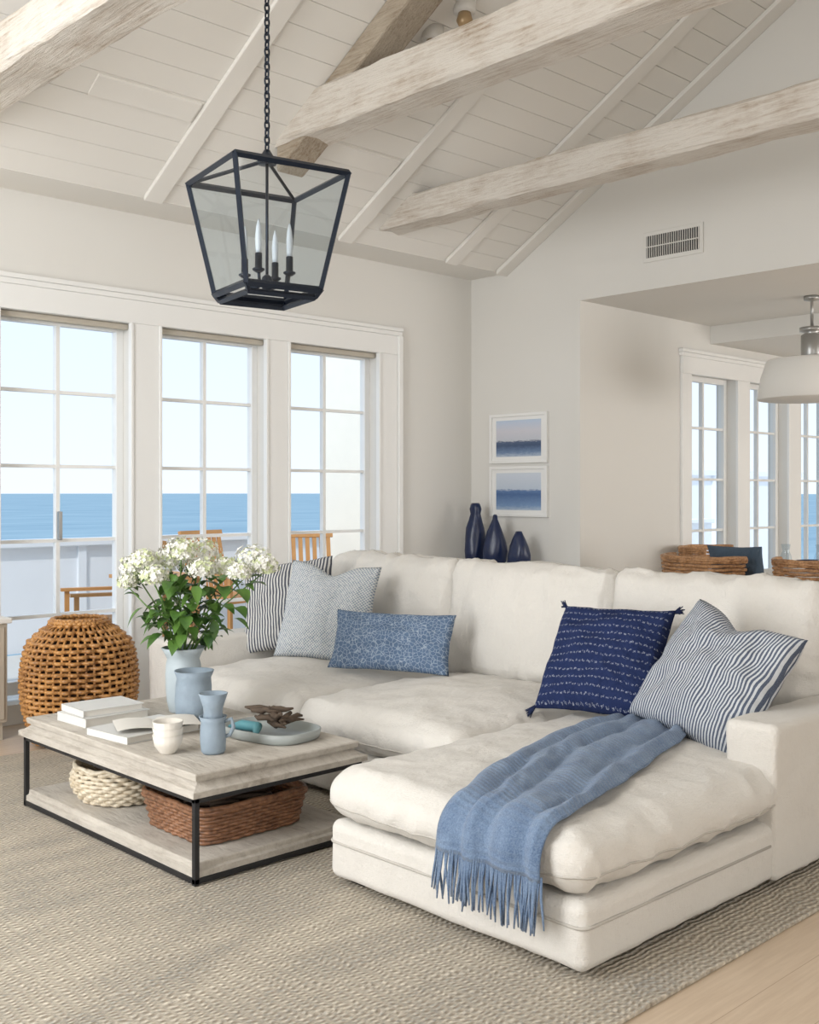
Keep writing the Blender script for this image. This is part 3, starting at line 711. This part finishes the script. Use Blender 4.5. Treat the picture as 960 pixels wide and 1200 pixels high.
def gourd(name,cx,cy,h,R,prof,ph=0):
    z=.822; lobj(name,[(R*a,z+h*b_) for a,b_ in prof],cx,cy,'blueglaze',36,lambda a,zz:.10*math.sin(2*a+zz*9+ph)+.04*math.sin(5*a-zz*20))
gourd('blue_ceramic_bottle',6.62,6.12,.49,.082,[(.85,0),(1.0,.03),(1.02,.2),(.97,.4),(.85,.58),(.62,.72),(.5,.82),(.62,.9),(.5,.97),(.4,1),(.3,.98)])
gourd('blue_ceramic_bottle',6.60,5.885,.40,.088,[(.8,0),(1.0,.05),(1.04,.25),(.92,.45),(.68,.66),(.4,.82),(.26,.9),(.22,.97),(.12,1)],1.2)
gourd('blue_ceramic_bottle',6.58,5.615,.27,.085,[(.8,0),(1.0,.06),(1,.3),(.86,.55),(.62,.78),(.42,.92),(.3,1),(.2,.97)],2.4)
for nm,z0,z1,am in (('framed_seascape',1.64,2.05,'art1'),('framed_seascape',1.20,1.615,'art2')):
    e=empty(nm,(G,5.84,(z0+z1)/2)); ya,yb=5.53,6.15
    boxes('frame',[(G-.03,G,ya,ya+.025,z0,z1),(G-.03,G,yb-.025,yb,z0,z1),(G-.03,G,ya+.025,yb-.025,z0,z0+.025),(G-.03,G,ya+.025,yb-.025,z1-.025,z1)],'trim',e,.003)
    box('mat_board',G-.014,G-.002,ya+.02,yb-.02,z0+.02,z1-.02,'trim',e); box('print',G-.017,G-.013,ya+.07,yb-.07,z0+.055,z1-.055,am,e)
# =================== LANTERN
LC=Vector((2.75,3.74,0)); ZT,ZB=2.727,2.245
e=empty('lantern_pendant',(LC.x,LC.y,ZT))
c1=Vector((.30,.198,0)); c2=Vector((.198,-.30,0)); tp=[LC-c1,LC+c2,LC+c1,LC-c2]
kb=.66
T=[p+Vector((0,0,ZT)) for p in tp]; B=[LC+(p-LC)*kb+Vector((0,0,ZB)) for p in tp]
P=[]
for i in range(4):
    P.append(tube([T[i],B[i]],.0135,4)); P.append(tube([T[i],T[(i+1)%4]],.0145,4)); P.append(tube([B[i],B[(i+1)%4]],.016,4)); 
    B2=[LC+(p-LC)*(kb-.07)+Vector((0,0,ZB-.03)) for p in tp]; P.append(tube([B2[i],B2[(i+1)%4]],.013,4)); P.append(tube([B[i],B2[i]],.012,4))
    P.append(tube([T[i],LC+(tp[i]-LC).normalized()*.03+Vector((0,0,ZT+.07))],.009,4))
v,f=merge(P); mesh('frame',v,f,'metal',e)
V=[];F=[]
for i in range(4):
    n=len(V); V+=[T[i],T[(i+1)%4],B[(i+1)%4],B[i]]; F.append((n,n+1,n+2,n+3))
mesh('glass_panes',V,F,'lglass',e)
lobj('cap',[(.04,ZT+.06),(.042,ZT+.075),(.03,ZT+.09),(.012,ZT+.12)],LC.x,LC.y,'metal',24,None,e)
P=[tube([LC+Vector((0,0,ZT+.1)),LC+Vector((0,0,ZB+.03))],.0065,8)]
hub=ZB+.045
for i in range(4):
    d=(tp[i]-LC).normalized(); P.append(tube([LC+Vector((0,0,hub)),LC+d*.05+Vector((0,0,hub-.025)),LC+d*.09+Vector((0,0,hub-.01)),LC+d*.1+Vector((0,0,hub+.03))],.007,6))
    q=LC+d*.1; P.append(lathe([(.012,hub+.02),(.026,hub+.03),(.026,hub+.036),(.015,hub+.04),(.015,hub+.10),(.01,hub+.102)],q.x,q.y,12))
P.append(lathe([(.006,hub-.05),(.02,hub-.03),(.028,hub-.005),(.02,hub+.02),(.008,hub+.03)],LC.x,LC.y,16))
v,f=merge(P); mesh('candelabra',v,f,'metal',e,True)
P=[]
for i in range(4):
    d=(tp[i]-LC).normalized(); q=LC+d*.1; P.append(lathe([(.010,hub+.102),(.013,hub+.12),(.014,hub+.17),(.010,hub+.21),(.003,hub+.24)],q.x,q.y,12))
v,f=merge(P); mesh('candle_bulbs',v,f,'candle',e,True)
P=[]; z=ZT+.115; k=0; ztop=zc(LC.y)
while z<ztop:
    pts=[]
    for i in range(12):
        a=2*math.pi*i/12; o1=.011*math.cos(a); o2=.021*math.sin(a)
        pts.append(LC+(Vector((o1,0,z+.016+o2)) if k%2 else Vector((0,o1,z+.016+o2))))
    P.append(tube(pts,.0042,5,True)); z+=.031; k+=1
v,f=merge(P); mesh('chain',v,f,'metal',e,True)
lobj('canopy',[(.02,ztop-.05),(.06,ztop-.03),(.065,ztop+.03)],LC.x,LC.y,'metal',24,None,e)
# =================== DINING
e=empty('dining_pendant_lamp',(7.98,3.88,2.3)); px,py=7.98,3.88
lobj('shade',[(.395,2.11),(.402,2.115),(.375,2.28),(.335,2.40),(.32,2.415),(.05,2.42),(.05,2.41),(.32,2.40),(.365,2.27),(.388,2.115)],px,py,'lampshade',48,None,e)
lobj('fitting',[(.075,2.42),(.08,2.43),(.08,2.60),(.05,2.62),(.09,2.63),(.09,2.66),(.012,2.67),(.012,2.86),(.06,2.87),(.06,2.9)],px,py,'steel',32,None,e)
e=empty('dining_table',(8.5,3.95,0)); box('top',7.7,9.6,3.35,4.5,.72,.765,'lampshade',e,.01); boxes('legs',[(x,x+.08,y,y+.08,0,.72) for x in (7.78,9.44) for y in (3.42,4.35)],'table_dark',e,.005)
def dchair(name,cx,cy,rot):
    e=empty(name,(cx,cy,0))
    woven('woven_back',cx,cy,.47,.90,17,lambda t:.27+.04*t,2.6,(1,1),20,.008,.013,math.pi*.5,math.pi*1.5,'wicker_chair',e,80,rot)
    woven('back_rim',cx,cy,.915,.93,2,lambda t:.315,2.6,(1,1),20,.003,.015,math.pi*.5,math.pi*1.5,'wicker_chair',e,80,rot)
    woven('seat_apron',cx,cy,.38,.45,4,lambda t:.27,3,(1,1),20,.006,.012,mat='wicker_chair',parent=e,rot=rot)
    V,F,_=rbox(.25,.25,.04,.035,res=.06,crown=.02,amp=.002); mesh('seat_pad',xform(V,Matrix.Translation((cx,cy,.46))@Matrix.Rotation(rot,4,'Z')),F,'linen',e,True)
    L=[]
    for sx in (-1,1):
        for sy in (-1,1):
            p=Vector((sx*.22,sy*.22,0)); p.rotate(Matrix.Rotation(rot,3,'Z')); L.append(tube([(cx+p.x*1.1,cy+p.y*1.1,0),(cx+p.x,cy+p.y,.4)],[.016,.02],8))
    v,f=merge(L); mesh('legs',v,f,'wicker_chair',e,True)
dchair('wicker_dining_chair',7.18,4.28,-.1); dchair('wicker_dining_chair',7.28,3.45,.05); dchair('wicker_dining_chair',8.3,4.85,-1.4)
pillow('chair_cushion',(7.30,4.12,.82),.42,.40,.13,(.9,.1,.3),0,'blue_fabric',seed=9)
for i,(x,y) in enumerate(((7.9,4.05),(8.05,3.85))):
    lobj('glass_carafe'+('' if i==0 else '.%03d'%i),[(.045,.766),(.05,.77),(.055,.84),(.04,.91),(.025,.95),(.035,1.0),(.03,1.0)],x,y,'lglass',24)
lobj('serving_bowl',[(.05,.766),(.06,.775),(.13,.83),(.15,.86),(.145,.86),(.12,.83),(.04,.785)],8.3,4.0,'blueglaze',32)
# =================== LIGHT
w=bpy.data.worlds.new('sky'); S.world=w; w.use_nodes=True; nt=w.node_tree; bg=nt.nodes['Background']
tc=nt.nodes.new('ShaderNodeTexCoord'); sp=nt.nodes.new('ShaderNodeSeparateXYZ'); rp=nt.nodes.new('ShaderNodeValToRGB')
nt.links.new(tc.outputs['Generated'],sp.inputs[0]); nt.links.new(sp.outputs[2],rp.inputs[0]); nt.links.new(rp.outputs[0],bg.inputs[0])
rp.color_ramp.elements[0].position=0; rp.color_ramp.elements[0].color=srgb(228,236,244)
rp.color_ramp.elements[1].position=.35; rp.color_ramp.elements[1].color=srgb(200,221,245)
bg.inputs[1].default_value=1.3
sl=bpy.data.lights.new('sun','SUN'); sl.energy=2.2; sl.angle=.02; sl.color=(1,.96,.9); sob=bpy.data.objects.new('sun',sl); S.collection.objects.link(sob)
sob.rotation_euler=Vector((.60,.35,-.72)).to_track_quat('-Z','Y').to_euler()
def area(name,loc,dirv,sx,sy,p,col=(1,1,1)):
    l=bpy.data.lights.new(name,'AREA'); l.shape='RECTANGLE'; l.size=sx; l.size_y=sy; l.energy=p; l.color=col
    o=bpy.data.objects.new(name,l); S.collection.objects.link(o); o.location=loc; o.rotation_euler=Vector(dirv).to_track_quat('-Z','Z').to_euler(); return o
area('window_daylight_left',(-1.55,3.6,2.0),(1,.05,-.05),4.0,2.4,255,(.96,.98,1))  # added fill lamp in front of the solid left wall, no window there
area('window_daylight_rear',(1.6,-2.3,1.9),(0,1,0),4.0,2.2,75,(1,.985,.97))  # added fill behind the camera; the rear wall has no opening
area('window_daylight_dining',(9.6,-2.3,1.4),(0,1,.1),4.4,2.2,170,(1,.985,.97))  # unseen lamp added to brighten the dining room, set against closed wall
